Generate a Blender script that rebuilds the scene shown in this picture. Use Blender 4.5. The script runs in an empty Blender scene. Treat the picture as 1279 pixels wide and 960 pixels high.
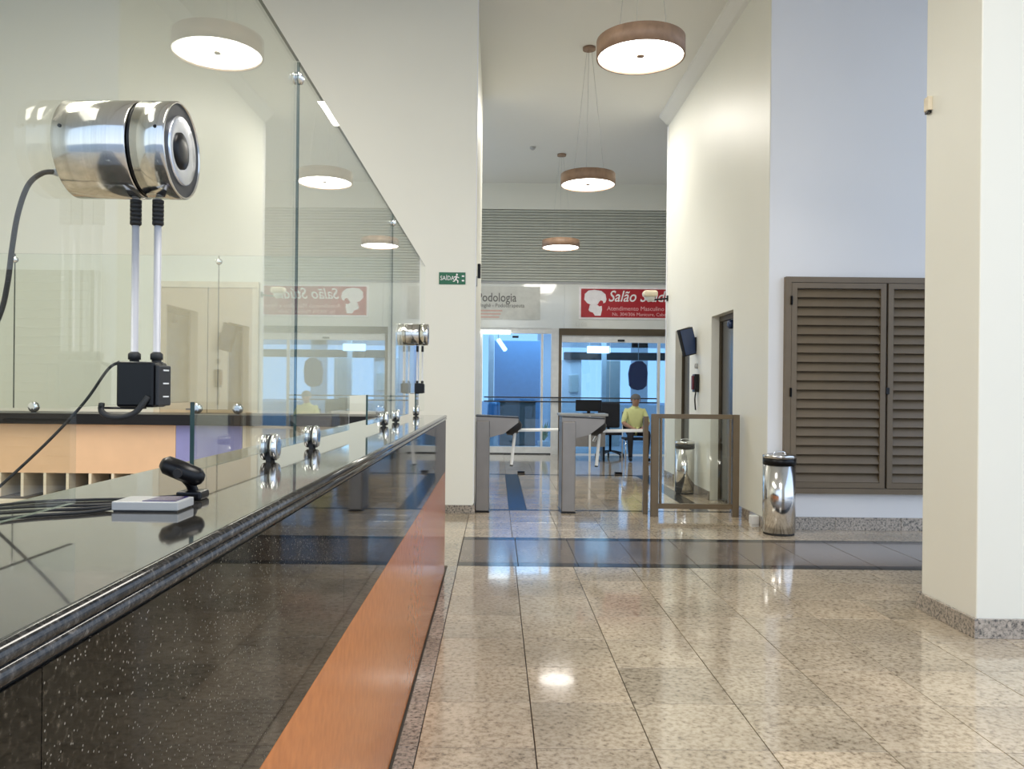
import bpy, bmesh, math, random
from mathutils import Vector, Matrix
random.seed(7)
S = bpy.context.scene
C = S.collection
PI = math.pi

# ------------------------------------------------------------------ camera
cam_d = bpy.data.cameras.new('camera')
cam = bpy.data.objects.new('camera', cam_d); C.objects.link(cam)
cam.location = (0, 0, 1.25)
cam.rotation_euler = (PI/2, 0.0, 0.0)
cam.rotation_euler = (Matrix.Rotation(PI/2, 4, 'X') @ Matrix.Rotation(0.010, 4, 'Z')).to_euler()
cam_d.sensor_width = 36.0
cam_d.lens = 1000/1279*36
cam_d.shift_x = 19.5/1279
cam_d.shift_y = 6.0/1279
cam_d.clip_start = 0.02; cam_d.clip_end = 300
S.camera = cam

# ------------------------------------------------------------------ sky
w = bpy.data.worlds.new('world'); S.world = w; w.use_nodes = True
nt = w.node_tree; nt.nodes.clear()
out = nt.nodes.new('ShaderNodeOutputWorld'); bg = nt.nodes.new('ShaderNodeBackground')
tc = nt.nodes.new('ShaderNodeTexCoord'); sp = nt.nodes.new('ShaderNodeSeparateXYZ'); rp = nt.nodes.new('ShaderNodeValToRGB')
nt.links.new(tc.outputs['Generated'], sp.inputs[0]); nt.links.new(sp.outputs['Z'], rp.inputs[0])
rp.color_ramp.elements[0].position = 0.0; rp.color_ramp.elements[0].color = (.78, .88, 1.0, 1)
rp.color_ramp.elements[1].position = .9; rp.color_ramp.elements[1].color = (.45, .64, 1.0, 1)
nt.links.new(rp.outputs[0], bg.inputs['Color']); bg.inputs['Strength'].default_value = 1.28
nt.links.new(bg.outputs[0], out.inputs['Surface'])

# ------------------------------------------------------------------ large lights and exposure
def area(name, loc, sx, sy, power, col, rot=(0,0,0)):
    l = bpy.data.lights.new(name, 'AREA'); l.shape = 'RECTANGLE'; l.size = sx; l.size_y = sy
    l.energy = power; l.color = col
    o = bpy.data.objects.new(name, l); C.objects.link(o); o.location = loc; o.rotation_euler = rot
    return o
area('booth_ceiling_light', (-3.2, 3.2, 5.15), 1.2, 3.5, 150, (1, .95, .84))
area('lobby_fill_light', (1.6, 0.2, 5.15), 1.2, 3.0, 130, (1, .95, .86))  # unseen area lamp added to brighten the near lobby, no fixture
area('corridor_ceiling_light', (1.0, 11.4, 5.15), 1.0, 1.0, 70, (1, .95, .86))
area('shop_ceiling_light', (1.2, 17.6, 2.8), 3.0, 1.5, 60, (.85, .94, 1.0))
S.view_settings.view_transform = 'Standard'; S.view_settings.look = 'None'
S.view_settings.gamma = 1.0; S.view_settings.use_curve_mapping = False
S.view_settings.exposure = 0.50

# ------------------------------------------------------------------ materials
def newmat(name):
    m = bpy.data.materials.new(name); m.use_nodes = True
    return m, m.node_tree, m.node_tree.nodes['Principled BSDF']
def lk(t, a, b): t.links.new(a, b)
def node(t, kind, **kw):
    n = t.nodes.new(kind)
    for k, v in kw.items(): setattr(n, k, v)
    return n
def ramp(t, fac, stops):
    r = node(t, 'ShaderNodeValToRGB')
    while len(r.color_ramp.elements) < len(stops): r.color_ramp.elements.new(.5)
    for e, (p, c) in zip(r.color_ramp.elements, stops): e.position = p; e.color = (*c, 1)
    lk(t, fac, r.inputs[0]); return r.outputs[0]
def noise(t, vec, scale, detail=3, rough=.5):
    n = node(t, 'ShaderNodeTexNoise'); n.inputs['Scale'].default_value = scale
    n.inputs['Detail'].default_value = detail; n.inputs['Roughness'].default_value = rough
    lk(t, vec, n.inputs['Vector']); return n.outputs['Fac']
def mixc(t, fac, a, b, mode='MIX'):
    n = node(t, 'ShaderNodeMix'); n.data_type = 'RGBA'; n.blend_type = mode
    for s, v in ((n.inputs[0], fac), (n.inputs[6], a), (n.inputs[7], b)):
        if hasattr(v, 'links') or hasattr(v, 'is_output'): lk(t, v, s)
        elif isinstance(v, tuple): s.default_value = (*v, 1)
        else: s.default_value = v
    return n.outputs[2]
def P(name, col, rough=.5, metal=0, var=.06, scale=9, bump=0, coat=0, spec=.5, bscale=120):
    m, t, b = newmat(name)
    tcx = node(t, 'ShaderNodeTexCoord'); v = tcx.outputs['Object']
    f = noise(t, v, scale)
    lo = tuple(max(0, c*(1-var)) for c in col); hi = tuple(min(1, c*(1+var)) for c in col)
    lk(t, ramp(t, f, [(.3, lo), (.7, hi)]), b.inputs['Base Color'])
    b.inputs['Roughness'].default_value = rough; b.inputs['Metallic'].default_value = metal
    b.inputs['Coat Weight'].default_value = coat; b.inputs['Coat Roughness'].default_value = .04
    b.inputs['Specular IOR Level'].default_value = spec
    if bump:
        bn = node(t, 'ShaderNodeBump'); bn.inputs['Strength'].default_value = bump; bn.inputs['Distance'].default_value = .002
        lk(t, noise(t, v, bscale), bn.inputs['Height']); lk(t, bn.outputs[0], b.inputs['Normal'])
    return m
def emit(name, col, s):
    m, t, b = newmat(name)
    b.inputs['Base Color'].default_value = (*col, 1); b.inputs['Emission Color'].default_value = (*col, 1)
    b.inputs['Emission Strength'].default_value = s
    return m
def granite(name, stops, scale, rough, coat=0, flecks=None, big=3.0, fscale=160, fth=.12, patch=.25, ior=1.5):
    m, t, b = newmat(name)
    g = node(t, 'ShaderNodeNewGeometry'); oi = node(t, 'ShaderNodeObjectInfo')
    mul = node(t, 'ShaderNodeVectorMath', operation='SCALE'); cmb = node(t, 'ShaderNodeCombineXYZ')
    for i in range(3): lk(t, oi.outputs['Random'], cmb.inputs[i])
    mul.inputs['Scale'].default_value = 37.0; lk(t, cmb.outputs[0], mul.inputs[0])
    ad = node(t, 'ShaderNodeVectorMath', operation='ADD'); lk(t, g.outputs['Position'], ad.inputs[0]); lk(t, mul.outputs[0], ad.inputs[1])
    v = ad.outputs[0]
    col = ramp(t, noise(t, v, scale, 5, .62), stops)
    pt = ramp(t, noise(t, v, big, 3), [(.3, (1-patch,)*3), (.7, (1+patch*.4,)*3)])
    col = mixc(t, 1.0, col, pt, 'MULTIPLY')
    rr = ramp(t, oi.outputs['Random'], [(0, (.86, .86, .85)), (1, (1.06, 1.03, 1.0))])
    col = mixc(t, 1.0, col, rr, 'MULTIPLY')
    if flecks:
        vo = node(t, 'ShaderNodeTexVoronoi'); vo.inputs['Scale'].default_value = fscale; lk(t, v, vo.inputs['Vector'])
        sep = node(t, 'ShaderNodeSeparateColor'); lk(t, vo.outputs['Color'], sep.inputs[0])
        f = ramp(t, sep.outputs[0], [(0, (1,)*3), (fth, (1,)*3), (fth+.01, (0,)*3)])
        d = ramp(t, vo.outputs['Distance'], [(0, (1,)*3), (.32, (1,)*3), (.42, (0,)*3)])
        ff = mixc(t, 1.0, f, d, 'MULTIPLY')
        col = mixc(t, ff, col, flecks)
    lk(t, col, b.inputs['Base Color']); b.inputs['Roughness'].default_value = rough; b.inputs['IOR'].default_value = ior
    b.inputs['Coat Weight'].default_value = coat; b.inputs['Coat Roughness'].default_value = .03
    return m
def glassmat(name, tint, ior=1.5, base=0.0):
    m = bpy.data.materials.new(name); m.use_nodes = True; t = m.node_tree; t.nodes.clear()
    o = node(t, 'ShaderNodeOutputMaterial'); mx = node(t, 'ShaderNodeMixShader')
    tr = node(t, 'ShaderNodeBsdfTransparent'); gl = node(t, 'ShaderNodeBsdfGlossy'); fr = node(t, 'ShaderNodeFresnel')
    g = node(t, 'ShaderNodeNewGeometry'); mm = node(t, 'ShaderNodeMath', operation='MULTIPLY_ADD')
    mm.inputs[1].default_value = 1/ior-ior; mm.inputs[2].default_value = ior
    lk(t, g.outputs['Backfacing'], mm.inputs[0]); lk(t, mm.outputs[0], fr.inputs['IOR'])
    tr.inputs['Color'].default_value = (*tint, 1); gl.inputs['Roughness'].default_value = 0.0
    gl.inputs['Color'].default_value = (1, 1, 1, 1)
    lk(t, fr.outputs[0], mx.inputs[0]); lk(t, tr.outputs[0], mx.inputs[1]); lk(t, gl.outputs[0], mx.inputs[2]); lk(t, mx.outputs[0], o.inputs[0])
    return m
def brushed(name, col, rough=.25):
    m, t, b = newmat(name)
    tcx = node(t, 'ShaderNodeTexCoord'); mp = node(t, 'ShaderNodeMapping'); mp.inputs['Scale'].default_value = (400, 4, 4)
    lk(t, tcx.outputs['Object'], mp.inputs[0])
    f = noise(t, mp.outputs[0], 1.0, 2)
    lk(t, ramp(t, f, [(.2, tuple(c*.85 for c in col)), (.8, col)]), b.inputs['Base Color'])
    b.inputs['Metallic'].default_value = 1; b.inputs['Roughness'].default_value = rough
    b.inputs['Anisotropic'].default_value = .5
    return m

M = {}
M['wall'] = P('cream_wall_paint', (.81, .80, .715), .45, var=.012, scale=1.3, bump=.05, bscale=60)
M['wall_cool'] = P('white_wall_paint', (.80, .80, .81), .5, var=.012, scale=1.3, bump=.05, bscale=60)
M['ceil'] = P('ceiling_paint', (.78, .77, .72), .6, var=.01, scale=1)
M['tile'] = granite('beige_granite', [(.30, (.20, .155, .11)), (.40, (.41, .335, .245)), (.50, (.55, .46, .34)), (.62, (.64, .545, .42)), (.8, (.56, .45, .33))], 48, .10, .25, big=2.2, patch=.25)
M['skirt'] = granite('grey_speckled_granite', [(.36, (.08, .075, .07)), (.45, (.30, .27, .235)), (.58, (.48, .42, .36)), (.75, (.55, .47, .4))], 60, .12, .5)
M['band'] = granite('brown_grey_granite', [(.3, (.10, .078, .06)), (.5, (.175, .14, .115)), (.7, (.24, .195, .16))], 45, .13, .0, big=2)
M['blk'] = granite('black_granite', [(.38, (.002, .002, .0015)), (.52, (.009, .008, .006)), (.62, (.035, .029, .021)), (.74, (.12, .10, .075))], 150, .035, 0, flecks=(.22, .20, .165), fscale=300, fth=.08, ior=1.33, patch=.6)
M['blknose'] = granite('black_granite_nosing', [(.4, (.006, .006, .006)), (.6, (.05, .045, .04)), (.75, (.20, .18, .16))], 120, .10, 0, ior=1.6)
M['blktop'] = granite('polished_black_top', [(.35, (.03, .028, .025)), (.55, (.06, .055, .048)), (.7, (.12, .10, .08))], 90, .06, .3, ior=1.75)
M['blkstrip'] = granite('black_granite_strip', [(.35, (.012, .012, .013)), (.6, (.035, .034, .034))], 60, .12, 0, ior=1.35)
M['blk2'] = P('matt_black_granite', (.012, .011, .011), .3, spec=.2)
M['grout'] = P('dark_grout', (.10, .085, .07), .8)
M['orange'] = P('terracotta_laminate', (.56, .19, .055), .16, var=.10, scale=30, coat=0, spec=.12)
M['peach'] = P('peach_laminate', (.80, .52, .31), .35, var=.03)
M['lavrefl'] = P('lavender_reflection', (.28, .28, .55), .35, var=.05)  # lavender colour stands in for a blue reflection in the glass screen
M['cubby'] = P('dark_cubby', (.07, .052, .03), .7)
M['cream'] = P('cream_laminate', (.75, .66, .50), .5)
M['glass'] = glassmat('clear_glass', (.955, .975, .955))
M['gedge'] = P('green_glass_edge', (.01, .045, .035), .12, spec=.6)
M['daylightglass'] = glassmat('daylight_blue_glass', (.50, .69, .86))  # blue tint puts the daylight colour into the panes
M['rodal'] = P('matt_aluminium_rod', (.60, .60, .63), .35, .25)
M['chrome'] = P('chrome', (.85, .86, .87), .08, 1, var=.02)
M['steel'] = brushed('brushed_steel', (.70, .69, .66), .13)
M['steelg'] = P('satin_steel', (.27, .245, .22), .38, 1, var=.06, scale=6)
M['polished'] = P('polished_steel', (.72, .72, .72), .15, 1, var=.03)
M['black'] = P('black_plastic', (.004, .004, .005), .3, spec=.3)
M['blackm'] = P('black_rubber', (.02, .02, .02), .6)
M['dgrey'] = P('dark_grey_plastic', (.028, .028, .03), .4, spec=.3)
M['white'] = P('white_plastic', (.8, .8, .78), .4)
M['alu'] = P('white_aluminium', (.78, .78, .76), .35)
M['grey'] = P('grey_plastic', (.42, .42, .41), .4)
M['bronze'] = P('bronze_aluminium', (.155, .115, .07), .40, .0, var=.05)
M['bronzed'] = P('dark_bronze', (.10, .075, .045), .5, .3)
M['shade'] = P('walnut_veneer', (.29, .185, .12), .5, var=.18, scale=14)
M['lampglow'] = emit('lamp_diffuser', (1, .97, .90), 6.0)
M['tube'] = emit('fluorescent_tube', (.92, 1, 1), 3.0)
M['red'] = P('red_sign_board', (.42, .012, .02), .35, var=.06)
M['signwhite'] = P('sign_white', (.9, .86, .86), .5)
M['signpink'] = P('sign_pink', (.80, .45, .45), .5)
M['signgrey'] = P('sign_grey', (.62, .62, .57), .45)
M['signtext'] = P('sign_dark_text', (.16, .16, .15), .5)
M['signrose'] = P('sign_rose_text', (.62, .42, .36), .5)
M['green'] = P('exit_green', (.01, .13, .06), .4)
M['fascia'] = P('glossy_white_panel', (.76, .77, .72), .05, var=.01, coat=.6)
M['rib'] = P('ribbed_grey_green_panel', (.50, .51, .45), .5, var=.03)
M['doorbeige'] = P('beige_door_laminate', (.62, .50, .33), .35, var=.04)
M['elev'] = P('dark_elevator_steel', (.16, .155, .15), .25, 1, var=.05)
M['screen'] = P('dark_blue_screen', (.035, .06, .14), .12)
M['skin'] = P('skin', (.42, .24, .16), .55)
M['shirt'] = P('pale_yellow_cloth', (.74, .76, .34), .8)
M['trouser'] = P('black_cloth', (.02, .02, .025), .85)
M['hair'] = P('grey_hair', (.14, .13, .12), .8)
M['purple'] = P('purple_film', (.02, .012, .12), .15)
M['bluepanel'] = P('blue_panel', (.16, .36, .60), .4)
M['cyanpanel'] = P('cyan_panel', (.12, .52, .72), .4)
M['brownpanel'] = P('brown_grey_panel', (.30, .24, .19), .5)
M['navy'] = P('navy_cloth', (.05, .035, .10), .8)
M['maroon'] = P('dark_red_plastic', (.14, .02, .03), .35)
M['plant'] = P('green_leaf', (.12, .30, .06), .6)
M['pave'] = P('outdoor_paving', (.42, .42, .42), .8, var=.1, scale=2)
M['satin_disc'] = P('satin_aluminium_cone', (.72, .75, .82), .22, 1, var=.02)

# ------------------------------------------------------------------ helpers
def box(bm, x0, x1, y0, y1, z0, z1, bev=0):
    vs = [bm.verts.new(p) for p in ((x0,y0,z0),(x1,y0,z0),(x1,y1,z0),(x0,y1,z0),(x0,y0,z1),(x1,y0,z1),(x1,y1,z1),(x0,y1,z1))]
    fs = [bm.faces.new([vs[i] for i in q]) for q in ((3,2,1,0),(4,5,6,7),(0,1,5,4),(1,2,6,5),(2,3,7,6),(3,0,4,7))]
    if bev:
        es = list({e for f in fs for e in f.edges})
        bmesh.ops.bevel(bm, geom=es, offset=bev, segments=2, affect='EDGES', profile=.5)
    return bm
def frame_of(d):
    d = Vector(d).normalized(); u = Vector((0,0,1)) if abs(d.z) < .9 else Vector((1,0,0))
    a = d.cross(u).normalized(); return d, a, d.cross(a).normalized()
def lathe(bm, prof, org=(0,0,0), axis=(0,0,1), n=32):
    """prof: list of (radius, height along axis)"""
    d, a, b = frame_of(axis); o = Vector(org); rings = []
    for r, h in prof:
        if r <= 1e-6: rings.append([bm.verts.new(o + d*h)])
        else: rings.append([bm.verts.new(o + d*h + (a*math.cos(2*PI*i/n) + b*math.sin(2*PI*i/n))*r) for i in range(n)])
    for k in range(len(rings)-1):
        p, q = rings[k], rings[k+1]
        flat = abs(prof[k][1]-prof[k+1][1]) < 1e-6
        for i in range(n):
            j = (i+1) % n
            if len(p) == 1 and len(q) == 1: continue
            if len(p) == 1: f = bm.faces.new((p[0], q[j], q[i]))
            elif len(q) == 1: f = bm.faces.new((p[i], p[j], q[0]))
            else: f = bm.faces.new((p[i], p[j], q[j], q[i]))
            f.smooth = not flat
    return bm
def cyl(bm, p0, p1, r, n=20, r1=None):
    p0 = Vector(p0); p1 = Vector(p1); L = (p1-p0).length; r1 = r if r1 is None else r1
    return lathe(bm, [(0,0),(r,0),(r,0),(r1,L),(r1,L),(0,L)], p0, p1-p0, n)
def catmull(pts, k=8):
    P_ = [Vector(p) for p in pts]; P_ = [P_[0]*2-P_[1]] + P_ + [P_[-1]*2-P_[-2]]; o = []
    for i in range(1, len(P_)-2):
        for s in range(k):
            t = s/k; a, b, c, d = P_[i-1:i+3]
            o.append(.5*((2*b)+(c-a)*t+(2*a-5*b+4*c-d)*t*t+(3*b-a-3*c+d)*t**3))
    o.append(P_[-2]); return o
def tube(bm, pts, r, n=8, smooth=True):
    if smooth: pts = catmull(pts)
    else: pts = [Vector(p) for p in pts]
    prev = None; rings = []
    for i, p in enumerate(pts):
        d = (pts[min(i+1, len(pts)-1)] - pts[max(i-1, 0)]).normalized()
        if prev is None: _, a, b = frame_of(d)
        else:
            a = (prev - d*prev.dot(d)).normalized(); b = d.cross(a)
        prev = a
        rings.append([bm.verts.new(p + (a*math.cos(2*PI*j/n)+b*math.sin(2*PI*j/n))*r) for j in range(n)])
    for k in range(len(rings)-1):
        for j in range(n):
            f = bm.faces.new((rings[k][j], rings[k][(j+1)%n], rings[k+1][(j+1)%n], rings[k+1][j])); f.smooth = True
    bm.faces.new(rings[0][::-1]); bm.faces.new(rings[-1]); return bm
def prism(bm, poly, axis, a0, a1):
    """poly of 2-D points extruded along 'x','y' or 'z' from a0 to a1"""
    def mk(p, a):
        return {'x': (a, p[0], p[1]), 'y': (p[0], a, p[1]), 'z': (p[0], p[1], a)}[axis]
    A = [bm.verts.new(mk(p, a0)) for p in poly]; B = [bm.verts.new(mk(p, a1)) for p in poly]
    bm.faces.new(A[::-1]); bm.faces.new(B)
    for i in range(len(poly)):
        j = (i+1) % len(poly); bm.faces.new((A[i], A[j], B[j], B[i]))
    bmesh.ops.recalc_face_normals(bm, faces=bm.faces[:]); return bm
def BM(): return bmesh.new()
def rootloc(p):
    v = Vector((0,0,0))
    while p is not None: v += p.location; p = p.parent
    return v
def obj(name, bm, mat, parent=None, label=None, recalc=True):
    """bm in world coordinates; linked as one mesh object"""
    if recalc: bmesh.ops.recalc_face_normals(bm, faces=bm.faces[:])
    v = rootloc(parent)
    if v.length: bmesh.ops.translate(bm, vec=-v, verts=bm.verts[:])
    me = bpy.data.meshes.new(name); bm.to_mesh(me); bm.free()
    for m_ in (mat if isinstance(mat, (list, tuple)) else [mat]): me.materials.append(m_)
    o = bpy.data.objects.new(name, me); C.objects.link(o); o.parent = parent
    if label: o['label'] = label
    return o
def tag(o, label, cat, group=None, kind=None):
    o['label'] = label; o['category'] = cat
    if group: o['group'] = group
    if kind: o['kind'] = kind
    return o
def thing(name, loc, label, cat, group=None):
    o = bpy.data.objects.new(name, None); o.empty_display_size = .05; C.objects.link(o); o.location = loc
    return tag(o, label, cat, group)
def struct(name, bm, mat, label=None, parent=None):
    o = obj(name, bm, mat, parent)
    if parent is None: o['kind'] = 'structure'
    if label: o['label'] = label
    return o
def dup(o, loc=None, parent=None):
    c = o.copy(); C.objects.link(c); c.parent = parent
    if loc is not None: c.location = loc
    for ch in o.children: dup(ch, None, c)
    return c
def text(name, body, loc, size, mat, parent, rotz=0.0, ext=.002, shear=0.0, align='LEFT', sx=1.0, label=None):
    cu = bpy.data.curves.new(name, 'FONT'); cu.body = body; cu.size = size; cu.extrude = ext; cu.shear = shear; cu.offset = .009*size if name == 'lettering' and size > .2 else 0
    cu.align_x = align; cu.align_y = 'CENTER'; cu.resolution_u = 3
    t = bpy.data.objects.new(name, cu); C.objects.link(t)
    t.rotation_euler = (PI/2, 0, rotz); t.scale = (sx, 1, 1)
    bpy.context.view_layer.update()
    me = bpy.data.meshes.new_from_object(t); me.materials.clear(); me.materials.append(mat)
    me.transform(Matrix.Diagonal((sx, 1, 1, 1))); me.transform(Matrix.Rotation(rotz, 4, 'Z') @ Matrix.Rotation(PI/2, 4, 'X'))
    bpy.data.objects.remove(t); bpy.data.curves.remove(cu)
    o = bpy.data.objects.new(name, me); C.objects.link(o); o.parent = parent; o.location = Vector(loc) - rootloc(parent)
    if name != 'lettering': o['kind'] = 'stuff'
    if label: o['label'] = label
    return o

# ------------------------------------------------------------------ room shell
CE = 5.25
T = .41
bm = BM(); box(bm, -6, 5.8, -3, 15.5, -.10, -.012)
floor = struct('floor', bm, M['grout'], 'polished beige granite tile floor with dark border bands')
def tilemesh(sx, sy, mat, name):
    b = BM(); box(b, 0, sx, 0, sy, -.012, 0, .0012); me = bpy.data.meshes.new(name); b.to_mesh(me); b.free(); me.materials.append(mat); return me
mcache = {}
def tile(x0, y0, sx, sy, mat='tile', name='floor_tile', g=.002, dz=0):
    k = (round(sx, 4), round(sy, 4), mat)
    if k not in mcache: mcache[k] = tilemesh(sx-2*g, sy-2*g, M[mat], name)
    o = bpy.data.objects.new(name, mcache[k]); C.objects.link(o); o.parent = floor
    o.location = (x0+g, y0+g, dz); return o
XC = .1475
YR = 2.793
nt_ = 0
cols = [XC + T*k for k in range(-1, 13)]
rows = [YR + T*k for k in range(-2, 7)]
for r in rows:
    for c in cols:
        tile(c, r, T, T, dz=random.uniform(-.0003, 0)); nt_ += 1
# strips between the tiles and the counter
for r in rows: tile(-.334, r, .072, T, 'skirt', 'border_tile')
yb = rows[-1] + T      # 5.663
# bands across the lobby
for k in range(14):
    x0 = -.262 + k*.43
    tile(x0, yb, .43, .125, 'blkstrip', 'border_tile')
    tile(x0, yb+.125, .43, .86, 'band', 'band_tile')
    tile(x0, yb+.985, .43, .125, 'blkstrip', 'border_tile')
tile(-.60, yb, .335, 1.11, 'tile')
y2 = yb + 1.11         # 6.773
for r in range(4):
    for c in [-.6725] + cols:
        if c+T > -.68 and y2 + r*.375 < 8.3: tile(c, y2 + r*.375, T, .375)
y3 = y2 + 4*.375       # 8.273
for k in range(8): tile(-.25+k*.41, y3, .41, .09, 'blkstrip', 'border_tile')
def lane(x0, x1, ya, yb_, mat, nx, ny, nm='floor_tile'):
    for i in range(nx):
        for j in range(ny): tile(x0+(x1-x0)/nx*i, ya+(yb_-ya)/ny*j, (x1-x0)/nx, (yb_-ya)/ny, mat, nm)
y4 = y3 + .09; y5 = 11.72
lane(-.25, .14, y4, y5, 'tile', 1, 8)
lane(.14, .33, y4, y5, 'blkstrip', 1, 6, 'border_tile')
lane(.33, 2.06, y4, y5, 'tile', 4, 8)
lane(2.06, 2.24, y4, y5, 'blkstrip', 1, 6, 'border_tile')
lane(2.24, 2.7, y4, y5, 'tile', 1, 8)
lane(-.25, 3.8, y5, y5+.14, 'blkstrip', 5, 1, 'border_tile')
# far floor and the floor behind the camera: pieces too far or unseen, joined
def tilefield(x0, x1, ya, yb_, step):
    b = BM(); x = x0
    while x < x1-.01:
        y = ya; xe = min(x+step, x1)
        while y < yb_-.01:
            ye = min(y+step, yb_); box(b, x+.0015, xe-.0015, y+.0015, ye-.0015, -.012, 0); y = ye
        x = xe
    return b
o = obj('distant_floor_tile', tilefield(-6, 5.8, y5+.14, 15.5, T), M['tile'], floor); o['kind'] = 'stuff'
o = obj('distant_floor_tile', tilefield(-.262, 5.8, -3, rows[0], T), M['tile'], floor); o['kind'] = 'stuff'
o = obj('distant_floor_tile', tilefield(-6, -.95, -3, 8.05, T), M['tile'], floor); o['kind'] = 'stuff'

bm = BM(); box(bm, -6.2, 6.0, -3.2, 15.7, CE, CE+.15); struct('ceiling', bm, M['ceil'], 'plain pale ceiling high above the lobby')
bm = BM(); box(bm, -6.2, -.225, 8.05, 11.0, -.1, CE); wb = struct('wall_back_left', bm, M['wall'], 'pale wall and pillar edge behind the reception booth')
bm = BM(); box(bm, -6.2, -6, -3, 8.05, -.1, CE); struct('wall_left', bm, M['wall'])
# right wall block with two lift recesses
WR = 2.47
rec = [(8.37, 9.22, 2.11), (10.25, 11.07, 2.08)]
bm = BM()
ys = [7.3]
for a, b_, z in rec: ys += [a, b_]
ys.append(11.65)
for i in range(0, len(ys), 2): box(bm, WR, 2.9, ys[i], ys[i+1], -.1, CE)
for a, b_, z in rec: box(bm, WR, 2.9, a, b_, z, CE); box(bm, WR+.16, 2.9, a, b_, -.1, z)
struct('wall_right', bm, M['wall'], 'cream side wall with the lift doors')
bm = BM(); box(bm, 2.9, 6.0, 7.3, 11.65, -.1, CE); box(bm, WR+.006, 2.9, 7.294, 7.3, 0, CE); box(bm, 2.9, 6.0, 7.294, 7.3, 0, CE)
struct('wall_louvre', bm, M['wall_cool'], 'white wall around the bronze louvred shutter')
bm = BM(); box(bm, 5.8, 6.0, 11.65, 15.5, -.1, CE); struct('wall_right_far', bm, M['wall'])
# cornices and the slim corner trim
bm = BM(); prism(bm, [(WR, CE-.14), (WR, CE), (WR-.14, CE), (WR-.13, CE-.03), (WR-.04, CE-.12)], 'y', 7.3, 11.65); o = struct('trim_1', bm, M['ceil'], 'cornice along the top of the right wall')
bm = BM(); box(bm, -.225, -.215, 8.052, 8.10, .1, CE-.01); struct('trim_2', bm, M['wall_cool'], 'bright corner bead on the pillar')
bm = BM(); box(bm, WR-.014, WR+.05, 11.63, 11.68, 0, CE-.15, .006); struct('trim_3', bm, M['wall_cool'], 'corner bead at the far end of the right wall')
# baseboards
def baseboard(name, segs, h=.105, label=None):
    root = None
    for i, (x0, x1, y0, y1) in enumerate(segs):
        b = BM(); box(b, x0, x1, y0, y1, 0, h, .002)
        if root is None: root = struct(name, b, M['skirt'], label)
        else: obj('baseboard_piece', b, M['skirt'], root)
baseboard('baseboard_back', [(2.49+.6*i, 2.49+.6*(i+1)-.002, 7.272, 7.294) for i in range(5)], .118, 'grey granite skirting under the louvred shutter')
baseboard('baseboard_right', [(WR-.018, WR, 7.28, 8.36), (WR-.018, WR, 9.23, 10.24), (WR-.018, WR, 11.08, 11.65)], .10, 'granite skirting along the lift wall')
baseboard('baseboard_left', [(-.70, -.222, 8.03, 8.05), (-.222, -.205, 8.03, 11.0)], .085, 'cream granite skirting around the left pillar')

# foreground column on the right
bm = BM(); box(bm, 2.475, 3.3, 4.11, 4.64, 0, CE-.005, .006)
col_ = struct('column', bm, M['wall'], 'square cream column standing in the right foreground'); col_.name = 'column'
for s in ((2.455, 2.475, 4.09, 4.66), (2.4751, 3.32, 4.09, 4.11), (2.4751, 3.32, 4.64, 4.66)):
    b = BM(); box(b, *s, 0, .10, .002); obj('skirting', b, M['skirt'], col_)
t = thing('wall_sensor', (2.475, 4.60, 2.91), 'small cream sensor box high on the edge of the right column', 'sensor')
bm = BM(); box(bm, 2.449, 2.475, 4.57, 4.62, 2.87, 2.95, .004); obj('housing', bm, M['cream'], t)
bm = BM(); box(bm, 2.452, 2.472, 4.575, 4.615, 2.855, 2.87, .002); obj('lens', bm, M['black'], t)

# ------------------------------------------------------------------ lift doors in the right wall
for i, (a, b_, z) in enumerate(rec):
    t = bpy.data.objects.new('door_%d' % (i+1), None); C.objects.link(t); t.location = (WR+.16, (a+b_)/2, 0); t['kind'] = 'structure'
    t['label'] = ('nearer' if i == 0 else 'farther') + ' dark steel lift door recessed in the cream wall'
    m_ = (a+b_)/2
    for k, (p, q) in enumerate(((a+.02, m_-.004), (m_+.004, b_-.02))):
        bb = BM(); box(bb, WR+.10+.012*k, WR+.14+.012*k, p, q, .01, z-.06); obj('door_panel', bb, M['elev'], t)
    bb = BM(); box(bb, WR+.09, WR+.158, a+.001, a+.02, 0, z-.001); box(bb, WR+.09, WR+.158, b_-.02, b_-.001, 0, z-.001); box(bb, WR+.09, WR+.158, a+.02, b_-.02, z-.06, z-.001)
    obj('door_frame', bb, M['bronzed'], t)

# ------------------------------------------------------------------ beige double door behind the booth
t = bpy.data.objects.new('door_3', None); C.objects.link(t); t.location = (-2.9, 8.05, 0); t['kind'] = 'structure'; t['label'] = 'beige laminate double door in the wall behind the booth'
for x0, x1 in ((-3.37, -2.90), (-2.894, -2.45)):
    bb = BM(); box(bb, x0, x1, 8.02, 8.045, .01, 2.24, .003); obj('door_panel', bb, M['doorbeige'], t)
bb = BM(); box(bb, -3.43, -3.37, 8.01, 8.05, 0, 2.30); box(bb, -2.45, -2.39, 8.01, 8.05, 0, 2.30); box(bb, -3.37, -2.45, 8.01, 8.05, 2.24, 2.30); obj('door_frame', bb, M['cream'], t)
bb = BM(); cyl(bb, (-2.97, 8.02, 1.02), (-2.97, 7.97, 1.02), .01); cyl(bb, (-2.97, 7.975, 1.02), (-3.09, 7.975, 1.02), .009); obj('door_handle', bb, M['steelg'], t)

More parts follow.
